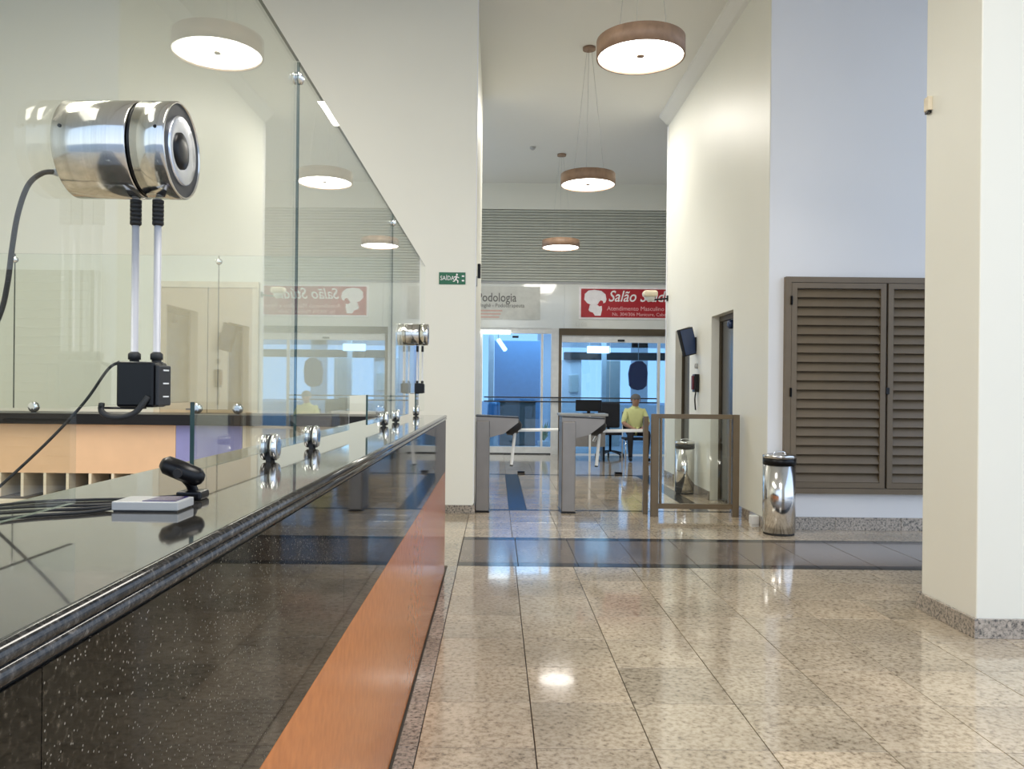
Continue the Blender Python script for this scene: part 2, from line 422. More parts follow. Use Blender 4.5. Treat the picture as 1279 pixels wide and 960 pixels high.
# ------------------------------------------------------------------ louvred shutter
LX0, LX1, LZ0, LZ1 = 2.61, 4.46, .335, 2.295
t = thing('louvred_shutter', (3.53, 7.29, LZ0), 'bronze metal two-leaf louvred shutter in the white wall', 'shutter')
bb = BM(); yf0, yf1 = 7.235, 7.294
box(bb, LX0, LX1, yf0, yf1, LZ0, LZ0+.05); box(bb, LX0, LX1, yf0, yf1, LZ1-.05, LZ1); box(bb, LX0, LX0+.05, yf0, yf1, LZ0+.05, LZ1-.05); box(bb, LX1-.05, LX1, yf0, yf1, LZ0+.05, LZ1-.05)
obj('outer_frame', bb, M['bronze'], t)
slat_me = None
for li, (x0, x1) in enumerate(((LX0+.052, 3.515), (3.535, LX1-.052))):
    bb = BM(); f = .048; z0, z1 = LZ0+.055, LZ1-.055
    box(bb, x0, x0+f, 7.232, 7.27, z0, z1); box(bb, x1-f, x1, 7.232, 7.27, z0, z1); box(bb, x0+f, x1-f, 7.232, 7.27, z0, z0+f); box(bb, x0+f, x1-f, 7.232, 7.27, z1-f, z1)
    leaf = obj('shutter_leaf', bb, M['bronze'], t)
    bb = BM(); box(bb, x0+f, x1-f, 7.285, 7.29, z0+f, z1-f); obj('back_plate', bb, M['bronzed'], leaf)
    n = 21; zz0, zz1 = z0+f, z1-f; st = (zz1-zz0)/n
    bb = BM(); L = x1-x0-2*f
    prism(bb, [(-.022, .004), (-.018, 0), (.022, st*.92), (.018, st*.97)], 'x', 0, L)
    me = bpy.data.meshes.new('slat'); bb.to_mesh(me); bb.free(); me.materials.append(M['bronze'])
    for k in range(n):
        o = bpy.data.objects.new('slat', me); C.objects.link(o); o.parent = leaf
        o.location = Vector((x0+f, 7.258, zz0+k*st)) - rootloc(leaf)
    hx = x0-.004 if li == 0 else x1+.004
    for zh in (.62, 1.25, 2.08):
        bb = BM(); cyl(bb, (hx, 7.228, zh-.04), (hx, 7.228, zh+.04), .010, 10); obj('hinge', bb, M['black'], leaf)
bb = BM(); box(bb, 3.516, 3.548, 7.222, 7.232, 1.24, 1.30, .003); obj('latch', bb, M['black'], t)

# ------------------------------------------------------------------ shop front at the end of the hall
FY = 15.5
bm = BM(); box(bm, -6.2, 6.0, FY, FY+.3, 4.74, CE); struct('wall_end', bm, M['wall'], 'pale bulkhead above the ribbed panel')
t = thing('ribbed_panel', (1, FY, 3.34), 'grey-green horizontally ribbed wall cladding above the shop signs', 'cladding')
bb = BM(); box(bb, -1.6, 5.0, FY+.04, FY+.2, 3.345, 4.735); obj('backing', bb, M['rib'], t)
n = 26; st = 1.39/n
bb = BM(); prism(bb, [(FY+.005, .004), (FY+.04, 0), (FY+.04, st-.004), (FY+.018, st-.006)], 'x', -1.6, 5.0)
me = bpy.data.meshes.new('slat'); bb.to_mesh(me); bb.free(); me.materials.append(M['rib'])
for k in range(n):
    o = bpy.data.objects.new('slat', me); C.objects.link(o); o.parent = t; o.location = Vector((0, 0, 3.345+k*st)) - rootloc(t)
bm = BM(); box(bm, -1.6, 5.0, FY-.02, FY+.0, 3.30, 3.335); struct('trim_4', bm, M['grey'], 'thin grey line under the ribbed cladding')
t = thing('fascia_panel', (1, FY, 2.43), 'glossy white fascia panel over the shop doors reflecting the lamps', 'panel')
for x0, x1 in ((-1.6, 1.30), (1.303, 5.0)):
    bb = BM(); box(bb, x0, x1, FY, FY+.2, 2.44, 3.30); obj('panel', bb, M['fascia'], t)

# red hairdresser sign
SX0, SX1 = 1.62, 4.25
t = thing('salon_sign', (SX0, FY-.03, 2.66), 'red shop sign with white script and a head silhouette over the right doors', 'sign')
bb = BM(); box(bb, SX0-.04, SX1, FY-.02, FY-.001, 2.625, 3.245); obj('border', bb, M['signwhite'], t)
bb = BM(); box(bb, SX0, SX1-.04, FY-.03, FY-.02, 2.66, 3.21); obj('board', bb, M['red'], t)
def plate(pts, cx, cz, s, y0, y1, mat, name, parent):
    b = BM(); prism(b, [(cx+s*x, cz+s*z) for x, z in pts], 'y', y0, y1); return obj(name, b, mat, parent)
# bun-haired profile head: hair mass, face and neck
hair = [(-.42,.12),(-.40,.34),(-.26,.47),(-.02,.50),(.24,.46),(.40,.33),(.44,.14),(.40,.02),(.32,-.02),(.30,.07),(.22,.10),(.16,.04),(.10,-.06),(-.14,-.08),(-.30,-.02)]
face = [(-.20,-.08),(.02,-.06),(.10,-.08),(.16,-.14),(.26,-.12),(.27,-.26),(.22,-.50),(.0,-.50),(-.08,-.38),(-.20,-.34),(-.25,-.28),(-.22,-.16)]
plate(hair, SX0+.27, 2.94, .5, FY-.034, FY-.03, M['signwhite'], 'head_emblem', t)
plate(face, SX0+.27, 2.94, .5, FY-.034, FY-.03, M['signwhite'], 'head_emblem', t)
text('lettering', 'Sal\u00e3o', (SX0+.52, FY-.032, 3.06), .30, M['signwhite'], t, shear=.28, ext=.004, sx=.86)
text('lettering', 'St\u00fadio', (SX0+1.13, FY-.032, 3.06), .30, M['signwhite'], t, shear=.28, ext=.004, sx=.86)
text('small_lettering', 'Atendimento Masculino e Feminino', (SX0+.50, FY-.032, 2.83), .115, M['signpink'], t, ext=.003)
text('small_lettering', 'Ns. 304/306 Manicure, Cabelo', (SX0+.60, FY-.032, 2.72), .09, M['signpink'], t, ext=.003)
bb = text('unit_number', 'Lj 08', (1.52, FY-.003, 2.52), .11, M['signgrey'], None); tag(bb, 'faint grey shop unit number under the red sign', 'lettering')
# podiatry sign, partly hidden by the pillar
t = thing('podiatry_sign', (-.5, FY-.02, 2.62), 'pale grey sign with dark lettering above the left glass door', 'sign')
bb = BM(); box(bb, -.62, .83, FY-.012, FY-.001, 2.60, 3.24, .003); obj('board', bb, M['signgrey'], t)
text('lettering', 'Podologia', (-.39, FY-.014, 3.02), .24, M['signtext'], t, ext=.003, sx=.80)
text('small_lettering', 'Ungh\u00ea - Podoterapeuta', (-.37, FY-.014, 2.87), .105, M['signtext'], t, ext=.002, sx=.9)
for k in range(3):
    bb = BM(); box(bb, -.38, .10-.03*k, FY-.015, FY-.012, 2.755-.062*k, 2.785-.062*k); obj('text_line', bb, M['signrose'], t)

# doors of the shop
t = bpy.data.objects.new('door_4', None); C.objects.link(t); t.location = (.4, FY, 0); t['kind'] = 'structure'; t['label'] = 'glass bay coloured blue for the daylight, in white frame left of the sliding doors'
bb = BM()
box(bb, -1.6, 1.06, FY+.02, FY+.12, 2.34, 2.44); box(bb, -.36, -.28, FY+.02, FY+.12, .14, 2.34); box(bb, 1.06, 1.20, FY+.0, FY+.14, 0, 2.44); box(bb, -1.6, 1.06, FY+.02, FY+.12, 0.02, .14); box(bb, .865, .90, FY+.03, FY+.10, .14, 2.34)
obj('door_frame', bb, M['alu'], t)
bb = BM(); box(bb, -1.6, 1.06, FY+.01, FY+.13, 0, .02); obj('sill', bb, M['black'], t)
for x0, x1 in ((-1.55, -.365), (-.275, .86), (.905, 1.055)):
    bb = BM(); box(bb, x0, x1, FY+.06, FY+.07, .145, 2.335); obj('pane', bb, M['daylightglass'], t)
t = bpy.data.objects.new('door_5', None); C.objects.link(t); t.location = (2.3, FY, 0); t['kind'] = 'structure'; t['label'] = 'glass sliding doors coloured blue for the daylight, under the red sign'
bb = BM(); box(bb, 1.20, 4.4, FY-.03, FY+.16, 2.31, 2.44); obj('track_cover', bb, M['bronzed'], t)
bb = BM(); box(bb, 1.26, 4.4, FY+.01, FY+.13, 2.18, 2.31); box(bb, 3.12, 3.17, FY+.02, FY+.10, 0, 2.18); obj('door_frame', bb, M['alu'], t)
bb = BM(); box(bb, 1.20, 1.26, FY+.01, FY+.13, 0, 2.31); obj('jamb', bb, M['bronze'], t)
for x0, x1 in ((1.27, 2.2), (2.205, 3.115), (3.175, 4.4)):
    bb = BM(); box(bb, x0, x1, FY+.05, FY+.06, .02, 2.175); obj('pane', bb, M['daylightglass'], t)
bb = BM(); box(bb, 2.34, 2.47, FY-.02, FY+.01, 2.20, 2.235, .004); obj('motion_sensor', bb, M['black'], t)
bb = BM(); box(bb, .30, .42, FY-.0, FY+.02, 2.25, 2.29, .004); tag(obj('motion_sensor', bb, M['black']), 'small black sensor on the head of the left glass bay', 'sensor')
for k, z in enumerate((1.10, 1.02)):
    bb = BM(); cyl(bb, (-.24, FY-.04, z), (3.10, FY-.04, z), .013, 10)
    for x in (-.2, .95, 2.0, 3.0): cyl(bb, (x, FY-.04, z), (x, FY+.05, z), .008, 8)
    tag(obj('door_rail', bb, M['dgrey']), ('upper' if k == 0 else 'lower') + ' of the two dark horizontal rails across the shop glass', 'rail', 'rails across the shop glass')
t = thing('tube_light', (-.1, FY-.1, 2.33), 'long white fluorescent tube at the head of the left glass bay', 'light')
bb = BM(); cyl(bb, (-.42, FY-.09, 2.345), (.26, FY-.09, 2.345), .03, 14); obj('tube', bb, M['tube'], t)
bb = BM(); box(bb, -.44, .28, FY-.075, FY-.0, 2.37, 2.40); obj('holder', bb, M['alu'], t)
t = thing('tube_light', (.1, FY+.6, 2.2), 'short slanted white tube hanging behind the left glass bay', 'light')
bb = BM(); cyl(bb, (.03, FY+.5, 2.24), (.17, FY+.7, 2.05), .045, 14); obj('tube', bb, M['tube'], t)
bb = BM(); cyl(bb, (.03, FY+.5, 2.25), (.03, FY+.5, 2.9), .006, 6); obj('wire', bb, M['grey'], t)

# shop interior behind the glass
bm = BM(); box(bm, -3, 6, FY+.3, 20, -.1, -.001); struct('floor_shop', bm, M['pave'], 'pale floor seen through the shop glass')
bm = BM(); box(bm, -3, 6, FY+.2, 19.0, 2.9, 3.1); struct('ceiling_shop', bm, M['ceil'])
bm = BM(); box(bm, -3.1, -3, FY+.2, 20, 0, 2.9); struct('wall_shop_left', bm, M['wall_cool'])
bm = BM(); box(bm, 1.0, 1.55, 19.6, 19.7, 0, 2.9); box(bm, 1.55, 6, 19.6, 19.7, 0, .9); box(bm, 3.3, 3.7, 19.6, 19.7, .9, 2.9); box(bm, 1.55, 6, 19.6, 19.7, 2.3, 2.9); struct('wall_shop_back', bm, M['wall_cool'])
bm = BM(); box(bm, -60, 60, 20, 90, -.16, -.1); box(bm, -60, 60, -60, -3, -.16, -.1); box(bm, 5.8, 60, -3, 7.3, -.16, -.1); struct('ground_outside', bm, M['pave'])
def simple(name, dims, mat, label, cat, bev=.01, extra=None):
    x0, x1, y0, y1, z0, z1 = dims
    b = BM(); box(b, x0, x1, y0, y1, z0, z1, bev)
    return tag(obj(name, b, mat), label, cat)
t = thing('storage_cabinet', (.45, 17, 0), 'brown-grey cabinet behind the left glass bay', 'cabinet')
bb = BM(); box(bb, .08, .83, 16.9, 17.4, .06, .98, .01); obj('body', bb, M['brownpanel'], t)
for x0, x1 in ((.10, .45), (.46, .81)):
    bb = BM(); box(bb, x0, x1, 16.88, 16.9, .10, .94, .003); obj('door', bb, M['brownpanel'], t)
bb = BM(); box(bb, .06, .85, 16.87, 17.42, .98, 1.01, .003); obj('top', bb, M['black'], t)
t = thing('water_cooler', (-.05, 17, 0), 'white water cooler with blue bottle behind the left glass bay', 'cooler')
bb = BM(); box(bb, -.19, .05, 16.8, 17.1, 0, .66, .02); obj('body', bb, M['white'], t)
bb = BM(); lathe(bb, [(0, .66), (.10, .66), (.115, .72), (.115, .92), (.08, .98), (0, .98)], (-.07, 16.95, 0)); obj('bottle', bb, M['bluepanel'], t)
simple('blue_wall_panel', (-.05, .98, 18.0, 18.05, 0, 2.35), M['bluepanel'], 'large blue panel filling the view behind the left glass bay', 'panel')
t = thing('white_post', (-.1, 17.9, 0), 'slim white post behind the left glass bay', 'post')
bb = BM(); box(bb, -.18, -.06, 17.7, 17.82, 0, 2.9, .004); obj('shaft', bb, M['alu'], t)
t = thing('white_post', (2.3, 17.9, 0), 'slim white post behind the right sliding doors', 'post')
bb = BM(); box(bb, 2.33, 2.43, 17.7, 17.82, 0, 2.45, .004); obj('shaft', bb, M['alu'], t)
t = thing('light_box', (2.3, 17.5, 2.1), 'bright white light box hung behind the right sliding doors', 'light')
bb = BM(); box(bb, 1.95, 2.42, 17.2, 17.3, 2.05, 2.2, .005); obj('panel', bb, M['tube'], t)
for x in (2.0, 2.37):
    bb = BM(); cyl(bb, (x, 17.25, 2.2), (x, 17.25, 2.9), .006, 6); obj('wire', bb, M['grey'], t)
simple('ceiling_beam', (1.55, 4.5, 18.3, 18.6, 1.95, 2.12), M['dgrey'], 'dark beam crossing behind the right sliding doors', 'beam')
simple('inner_door', (2.44, 2.78, 18.0, 18.06, 0, 1.92), M['signgrey'], 'narrow grey-green door leaf behind the sliding doors', 'door')
simple('wall_partition', (1.38, 1.95, 18.4, 18.5, 0, 1.95), M['wall_cool'], 'pale partition behind the left sliding door', 'partition')
simple('reading_board', (1.66, 1.88, 18.36, 18.40, 1.2, 1.6), M['signgrey'], 'grey notice board standing behind the left sliding door', 'board')
t = thing('hanging_jacket', (3.02, 17, 1.3), 'dark navy jacket hanging behind the right sliding door', 'jacket')
bb = BM(); prism(bb, [(2.82, 1.36), (2.88, 1.29), (3.0, 1.26), (3.10, 1.28), (3.18, 1.36), (3.20, 1.62), (3.17, 1.80), (3.08, 1.88), (2.96, 1.88), (2.84, 1.80), (2.80, 1.62)], 'y', 16.95, 17.05); obj('cloth', bb, M['navy'], t)
bb = BM(); tube(bb, [(3.01, 17, 1.87), (3.01, 17, 2.2), (3.01, 17, 2.9)], .008, 6); obj('hanger_rod', bb, M['grey'], t)
t = thing('potted_plant', (.97, 17, 0), 'small green potted plant low behind the glass', 'plant')
bb = BM(); lathe(bb, [(0, 0), (.10, 0), (.13, .2), (.11, .2), (0, .18)], (.98, 16.4, 0)); obj('pot', bb, M['white'], t)
bb = BM()
for k in range(34):
    a = random.uniform(0, 2*PI); r = random.uniform(.05, .16); z = random.uniform(.3, .62)
    p = Vector((.98+r*math.cos(a)*.9, 16.4+r*math.sin(a), z)); q = Vector((.98, 16.4, .2))
    d = (p-q).normalized(); sd = d.cross(Vector((0,0,1))).normalized()*.025
    vs = [bb.verts.new(v) for v in (q, q.lerp(p, .6)+sd, p, q.lerp(p, .6)-sd)]; bb.faces.new(vs)
o = obj('leaves', bb, M['plant'], t, recalc=False); o['kind'] = 'stuff'

# ------------------------------------------------------------------ reception counter
CT = 1.072
XF, XN, XI = -.339, -.333, -.73
CY0, CY1 = -.6, 5.42
t = thing('reception_counter', (-.5, 2.4, 0), 'long black granite reception counter with a terracotta lower front, left foreground', 'counter')
bb = BM(); box(bb, XI, XN-.0125, CY0, CY1, CT-.030, CT)
obj('worktop', bb, M['blktop'], t)
for z in (CT-.0085, CT-.0225):
    bb = BM(); rr = .0080
    prof = [(XN-.0124, z-rr)] + [(XN-rr+rr*math.cos(a), z+rr*math.sin(a)) for a in [(-PI/2+PI*k/12) for k in range(13)]] + [(XN-.0124, z+rr)]
    if z > CT-.01: prof = [(p, q+.0004) for p, q in prof]
    prism(bb, prof, 'y', CY0, CY1)
    for f in bb.faces: f.smooth = len(f.verts) == 4
    obj('edge_bead', bb, M['blknose'], t)
bb = BM(); box(bb, XF-.02, XF-.003, CY0, CY1-.01, CT-.034, CT-.0302); obj('shadow_joint', bb, M['black'], t)
for k in range(5):
    y0 = CY0 + k*(CY1-.01-CY0)/5; y1 = CY0 + (k+1)*(CY1-.01-CY0)/5 - .0012
    bb = BM(); box(bb, XF-.02, XF, y0, y1, .6952, CT-.0342); obj('front_panel', bb, M['blk'], t)
bb = BM(); box(bb, XF-.02, XF, CY0, CY1-.01, .012, .694); obj('lower_panel', bb, M['orange'], t)
bb = BM(); box(bb, XF-.022, XF-.002, CY0, CY1-.01, 0, .0118); obj('plinth_joint', bb, M['black'], t)
bb = BM(); box(bb, -.70, XF-.0202, CY1-.03, CY1-.012, .0, CT-.03); obj('end_panel', bb, M['blk'], t)
bb = BM(); box(bb, -.62, -.60, CY0, CY1-.04, .0, CT-.031); obj('inner_panel', bb, M['peach'], t)

# far return of the booth
t = thing('booth_return_counter', (-3, 5.2, 0), 'far counter of the booth, peach inner front under a thick black top', 'counter')
bb = BM(); box(bb, -5.9, XI-.002, 5.0, 5.42, 1.005, CT, .004); obj('worktop', bb, M['blk2'], t)
for x0, x1, mt, nm in ((-5.85, -4.2, 'peach', 'inner_panel'), (-4.198, -2.02, 'peach', 'inner_panel'), (-2.018, -1.60, 'lavrefl', 'inner_panel'), (-1.598, XI-.03, 'cream', 'inner_panel')):
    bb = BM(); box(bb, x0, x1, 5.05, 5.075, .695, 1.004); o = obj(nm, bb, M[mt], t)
    if mt == 'lavrefl': o['label'] = 'inner panel coloured lavender for a blue reflection in the glass'
bb = BM(); box(bb, -5.85, XI-.03, 5.28, 5.30, .54, .69); box(bb, -5.85, XI-.03, 5.05, 5.30, .53, .545); obj('cubby_back', bb, M['cubby'], t)
bb = BM(); box(bb, -5.85, XI-.03, 5.05, 5.07, 0, .53); obj('base_panel', bb, M['cream'], t)
bb = BM(); box(bb, -5.85, XI-.03, 5.36, 5.38, 0, 1.004); obj('outer_panel', bb, M['peach'], t)
bbm = BM(); box(bbm, -.009, .009, 5.045, 5.28, .545, .694); me = bpy.data.meshes.new('divider'); bbm.to_mesh(me); bbm.free(); me.materials.append(M['cream'])
k = 0; x = -3.98
while x < -.9:
    o = bpy.data.objects.new('cubby_divider', me); C.objects.link(o); o.parent = t; o.location = Vector((x, 0, 0)) - rootloc(t); x += .1425

# ------------------------------------------------------------------ glass screens
GZ0, GZ1 = 1.098, 2.12
def gx(y): return -.544 + .006*(y-1.2)
GT = .004
def xz_pane(poly, y_to_x, name, parent):
    """pane whose outline is (y,z); follows the gently skewed line of the counter"""
    b = BM(); A = [b.verts.new((y_to_x(y)-GT, y, z)) for y, z in poly]; B = [b.verts.new((y_to_x(y)+GT, y, z)) for y, z in poly]
    b.faces.new(A[::-1]); b.faces.new(B)
    for i in range(len(poly)):
        j = (i+1) % len(poly); f = b.faces.new((A[i], A[j], B[j], B[i])); f.material_index = 0 if (abs(poly[i][0]-poly[j][0]) < 1e-6 and poly[i][1] < poly[j][1]) else 1
    bmesh.ops.recalc_face_normals(b, faces=b.faces[:])
    return obj(name, b, [M['glass'], M['gedge']], parent, recalc=False)
def clamp(parent, y, x=None, along='y'):
    """pair of chrome discs gripping the pane with a black gasket and a foot"""
    x = gx(y) if x is None else x; zc = CT+.0345
    ax = Vector((1, 0, 0)) if along == 'y' else Vector((0, 1, 0)); c = Vector((x, y, zc))
    b = BM()
    for s in (-1, 1):
        a0 = c + ax*s*.0065
        lathe(b, [(0, 0), (.032, 0), (.032, .008), (.029, .012), (.016, .0135), (0, .0135)], a0, ax*s, 28)
    ch = obj('clamp', b, M['chrome'], parent)
    b = BM()
    for s in (-1, 1): cyl(b, c + ax*s*.0042, c + ax*s*.0065, .031, 24)
    obj('gasket', b, M['blackm'], ch)
    b = BM(); box(b, x-.006, x+.006, y-.02, y+.02, CT, CT+.026, .001); obj('foot', b, M['blackm'], ch)
panes = [(.30, 2.138), (2.142, 3.998), (4.002, 5.70)]
labs = ['nearest clear glass screen pane on the black counter, notched under the intercom', 'middle clear glass screen pane on the black counter between two chrome studs', 'farthest clear glass screen pane on the black counter, next to the exit sign pillar']
NZ = 1.222
for i, (a, b_) in enumerate(panes):
    n0 = 1.032 + 1.86*i; n1 = n0+.398; nz = NZ
    t = thing('glass_screen', (gx((a+b_)/2), (a+b_)/2, CT), labs[i], 'screen', 'glass screen panes on the counter')
    if n1 < b_: poly = [(a, GZ0), (n0, GZ0), (n0, nz), (n1, nz), (n1, GZ0), (b_, GZ0), (b_, GZ1), (a, GZ1)]
    else: poly = [(a, GZ0), (b_, GZ0), (b_, GZ1), (a, GZ1)]
    xz_pane(poly, gx, 'pane', t)
    for y in (a+.20 if i else .52, b_-.22 if i < 2 else 5.2): clamp(t, y)
for i, y in enumerate((2.14, 4.0)):
    bb = BM()
    for s in (-1, 1): lathe(bb, [(0, 0), (.017, 0), (.016, .006), (.006, .012), (0, .013)], (gx(y)+s*.0045, y, 2.075), (s, 0, 0), 20)
    tag(obj('joint_stud', bb, M['chrome']), ('nearer' if i == 0 else 'farther') + ' chrome stud joining two glass panes near their top edge', 'stud', 'chrome joint studs on the glass')
# far screen of the booth
xs = [-5.4, -3.135, -1.81, -.62]
for i in range(3):
    a, b_ = xs[i]+.002, xs[i+1]-.002
    t = thing('booth_glass_screen', ((a+b_)/2, 5.2, CT), ['leftmost', 'middle', 'rightmost'][i] + ' clear pane on the far booth counter', 'screen', 'glass panes on the far booth counter')
    b = BM(); poly = [(a, GZ0), (b_, GZ0), (b_, 2.10), (a, 2.10)]
    A = [b.verts.new((p[0], 5.2-GT, p[1])) for p in poly]; B = [b.verts.new((p[0], 5.2+GT, p[1])) for p in poly]
    b.faces.new(A[::-1]); b.faces.new(B)
    for q in range(4): f = b.faces.new((A[q], A[(q+1)%4], B[(q+1)%4], B[q])); f.material_index = 1
    bmesh.ops.recalc_face_normals(b, faces=b.faces[:]); obj('pane', b, [M['glass'], M['gedge']], t, recalc=False)
    for x in (a+.13, b_-.13): clamp(t, 5.2, x, 'x')
for i, x in enumerate(xs[1:3]):
    bb = BM()
    for s in (-1, 1): lathe(bb, [(0, 0), (.02, 0), (.018, .006), (0, .013)], (x, 5.2+s*.0045, 2.06), (0, s, 0), 16)
    tag(obj('joint_stud', bb, M['chrome']), ('left' if i == 0 else 'right') + ' small chrome stud on the far booth glass', 'stud', 'chrome studs on the far booth glass')

# ------------------------------------------------------------------ glass intercoms
def intercom(y0, label, cables=True):
    gxx = gx(y0); dx = gxx - gx(1.136); R0 = .0672; zc = 1.583
    t = thing('intercom', (gxx, y0, NZ), label, 'intercom', 'steel intercoms through the glass')
    xf = -.448+dx; xr = -.600+dx
    def seg(x0, x1, r, bev=.0015):
        return [(0, x0), (r-bev, x0), (r, x0+bev*(1 if x1 > x0 else -1)), (r, x1-bev*(1 if x1 > x0 else -1)), (r-bev, x1), (0, x1)]
    ori = (0, y0, zc); ax = (1, 0, 0); bb = BM(); lathe(bb, seg(xr, xf-.0525, R0), ori, ax, 64); body = obj('body', bb, M['steel'], t)
    bb = BM(); lathe(bb, seg(xf-.0525, xf-.046, R0-.003), ori, ax, 48); obj('groove_ring', bb, M['black'], t)
    bb = BM(); lathe(bb, [(0, xf-.046), (R0, xf-.046), (R0, xf-.002), (R0-.0015, xf), (R0-.003, xf), (R0-.003, xf-.003), (0, xf-.003)], ori, ax, 64); obj('front_collar', bb, M['steel'], t)
    bb = BM(); lathe(bb, [(0, xf-.003), (R0-.003, xf-.003), (R0-.003, xf-.0022), (.046, xf-.0022), (.046, xf-.003), (0, xf-.003)], ori, ax, 64); obj('face_plate', bb, M['dgrey'], t)
    bb = BM(); lathe(bb, [(.048, xf-.0022), (.048, xf), (.046, xf+.001), (.0265, xf-.003), (.024, xf-.0028)], ori, ax, 64); obj('cone_ring', bb, M['satin_disc'], t)
    bb = BM(); lathe(bb, [(.0255, xf-.003), (.0255, xf-.001), (.014, xf+.001), (0, xf+.0015)], ori, ax, 40); obj('speaker_grille', bb, M['black'], t)
    for xx in (xr+.012, xf-.012):
        bb = BM(); a = math.radians(12)
        p = Vector((xx, y0-R0*math.cos(a), zc+R0*math.sin(a))); d = Vector((0, -math.cos(a), math.sin(a))); cyl(bb, p-d*.001, p+d*.0006, .0024, 12); obj('screw', bb, M['black'], t)
    bb = BM(); cyl(bb, (xr-.007, y0, zc+.015), (xr, y0, zc+.015), .003, 10); obj('rear_screw', bb, M['steelg'], t)
    for xx in (-.514+dx, -.4825+dx):
        bb = BM(); cyl(bb, (xx, y0, 1.288), (xx, y0, 1.515), .0050, 16); r = obj('rod', bb, M['rodal'], t)
        bb = BM(); z = 1.513
        prof = [(0, z)]
        for k in range(6): prof += [(.0078, z), (.0078, z-.0045), (.0062, z-.0045), (.0062, z-.006)]; z -= .006
        prof += [(0, z)]; lathe(bb, prof, (xx, y0, 0), (0, 0, 1), 16); obj('upper_sleeve', bb, M['blackm'], r)
        bb = BM(); lathe(bb, [(0, 1.276), (.0085, 1.276), (.0085, 1.284), (.0065, 1.284), (.0065, 1.287), (.0085, 1.287), (.0085, 1.295), (.005, 1.298), (0, 1.298)], (xx, y0, 0), (0, 0, 1), 16); obj('lower_sleeve', bb, M['blackm'], r)
    bb = BM(); box(bb, -.527+dx, -.474+dx, y0-.028, y0+.018, NZ-.002, 1.2835, .004); ab = obj('amplifier_box', bb, M['black'], t)
    bb = BM(); box(bb, -.4738+dx, -.468+dx, y0-.026, y0+.016, NZ, 1.279, .002); sp_ = obj('button_panel', bb, M['dgrey'], t)
    for k in range(3):
        bb = BM(); z = 1.272-.0185*k; box(bb, -.468+dx, -.4672+dx, y0-.012, y0+.006, z-.001, z+.001); obj('white_mark', bb, M['white'], sp_)
    bb = BM(); box(bb, -.556+dx, -.50+dx, y0-.02, y0+.01, NZ-.005, NZ-.0022, .001); obj('clip', bb, M['black'], t)
    return t, dx
yd = 1.136
ti, dx = intercom(yd, 'large brushed steel cylindrical intercom on two rods, nearest on the counter glass')
bb = BM(); lathe(bb, [(0, 0), (.008, 0), (.008, .012), (.006, .014), (.006, .02), (.004, .028), (0, .028)], (-.60, yd-.01, 1.548), (-1, 0, .05), 16); obj('cable_plug', bb, M['grey'], ti)
bb = BM(); tube(bb, [(-.62, yd-.012, 1.549), (-.640, yd-.012, 1.547), (-.660, yd-.012, 1.530), (-.674, yd-.012, 1.49), (-.682, yd-.012, 1.44), (-.688, yd-.012, 1.39), (-.699, yd-.012, 1.345), (-.73, yd-.012, 1.28), (-.78, yd-.012, 1.15), (-.80, yd-.012, .90)], .0037); obj('cable', bb, M['blackm'], ti)
bb = BM(); tube(bb, [(-.545, yd-.03, 1.225), (-.543, yd-.034, 1.214), (-.53, yd-.036, 1.207), (-.512, yd-.036, 1.207), (-.497, yd-.034, 1.213), (-.487, yd-.031, 1.226), (-.482, yd-.028, 1.235)], .0042); obj('loop_cable', bb, M['blackm'], ti)
bb = BM(); tube(bb, [(-.535, yd, 1.2835), (-.552, yd-.0, 1.272), (-.585, yd-.0, 1.225), (-.64, yd-.0, 1.165), (-.72, yd-.0, 1.09), (-.80, yd-.0, 1.02)], .0022); obj('thin_cable', bb, M['blackm'], ti)
intercom(4.956, 'small-looking far steel cylindrical intercom on two rods beside the exit sign pillar', False)

# ------------------------------------------------------------------ things on the counter
t = thing('card_reader', (-.49, 1.16, CT), 'flat pale grey reader box with a purple window lying in the glass notch', 'reader')
bb = BM(); box(bb, -.541, -.447, 1.128, 1.188, CT+.002, CT+.0145, .0015); obj('case', bb, M['grey'], t)
bb = BM(); box(bb, -.539, -.449, 1.130, 1.186, CT, CT+.0025); obj('base', bb, M['black'], t)
bb = BM(); prism(bb, [(-.500, 1.134), (-.453, 1.134), (-.453, 1.183), (-.492, 1.183)], 'z', CT+.0145, CT+.0155); obj('window', bb, M['purple'], t)
t = thing('webcam', (-.485, 1.27, CT), 'black webcam tilted on its stand beside the flat reader box', 'webcam')
bb = BM(); lathe(bb, [(0, -.036), (.008, -.034), (.0145, -.026), (.0155, 0), (.0145, .026), (.008, .034), (0, .036)], (-.487, 1.245, 1.118), (.9, 0.05, -.36), 20); o = obj('body', bb, M['black'], t)
bb = BM(); cyl(bb, (-.488, 1.232, 1.117), (-.488, 1.227, 1.116), .007, 18); obj('lens', bb, M['dgrey'], o)
bb = BM(); tube(bb, [(-.486, 1.25, 1.108), (-.480, 1.26, 1.096), (-.477, 1.265, 1.084)], .008); obj('neck', bb, M['black'], t)
bb = BM(); box(bb, -.498, -.458, 1.245, 1.285, CT, CT+.014, .004); obj('base', bb, M['black'], t)
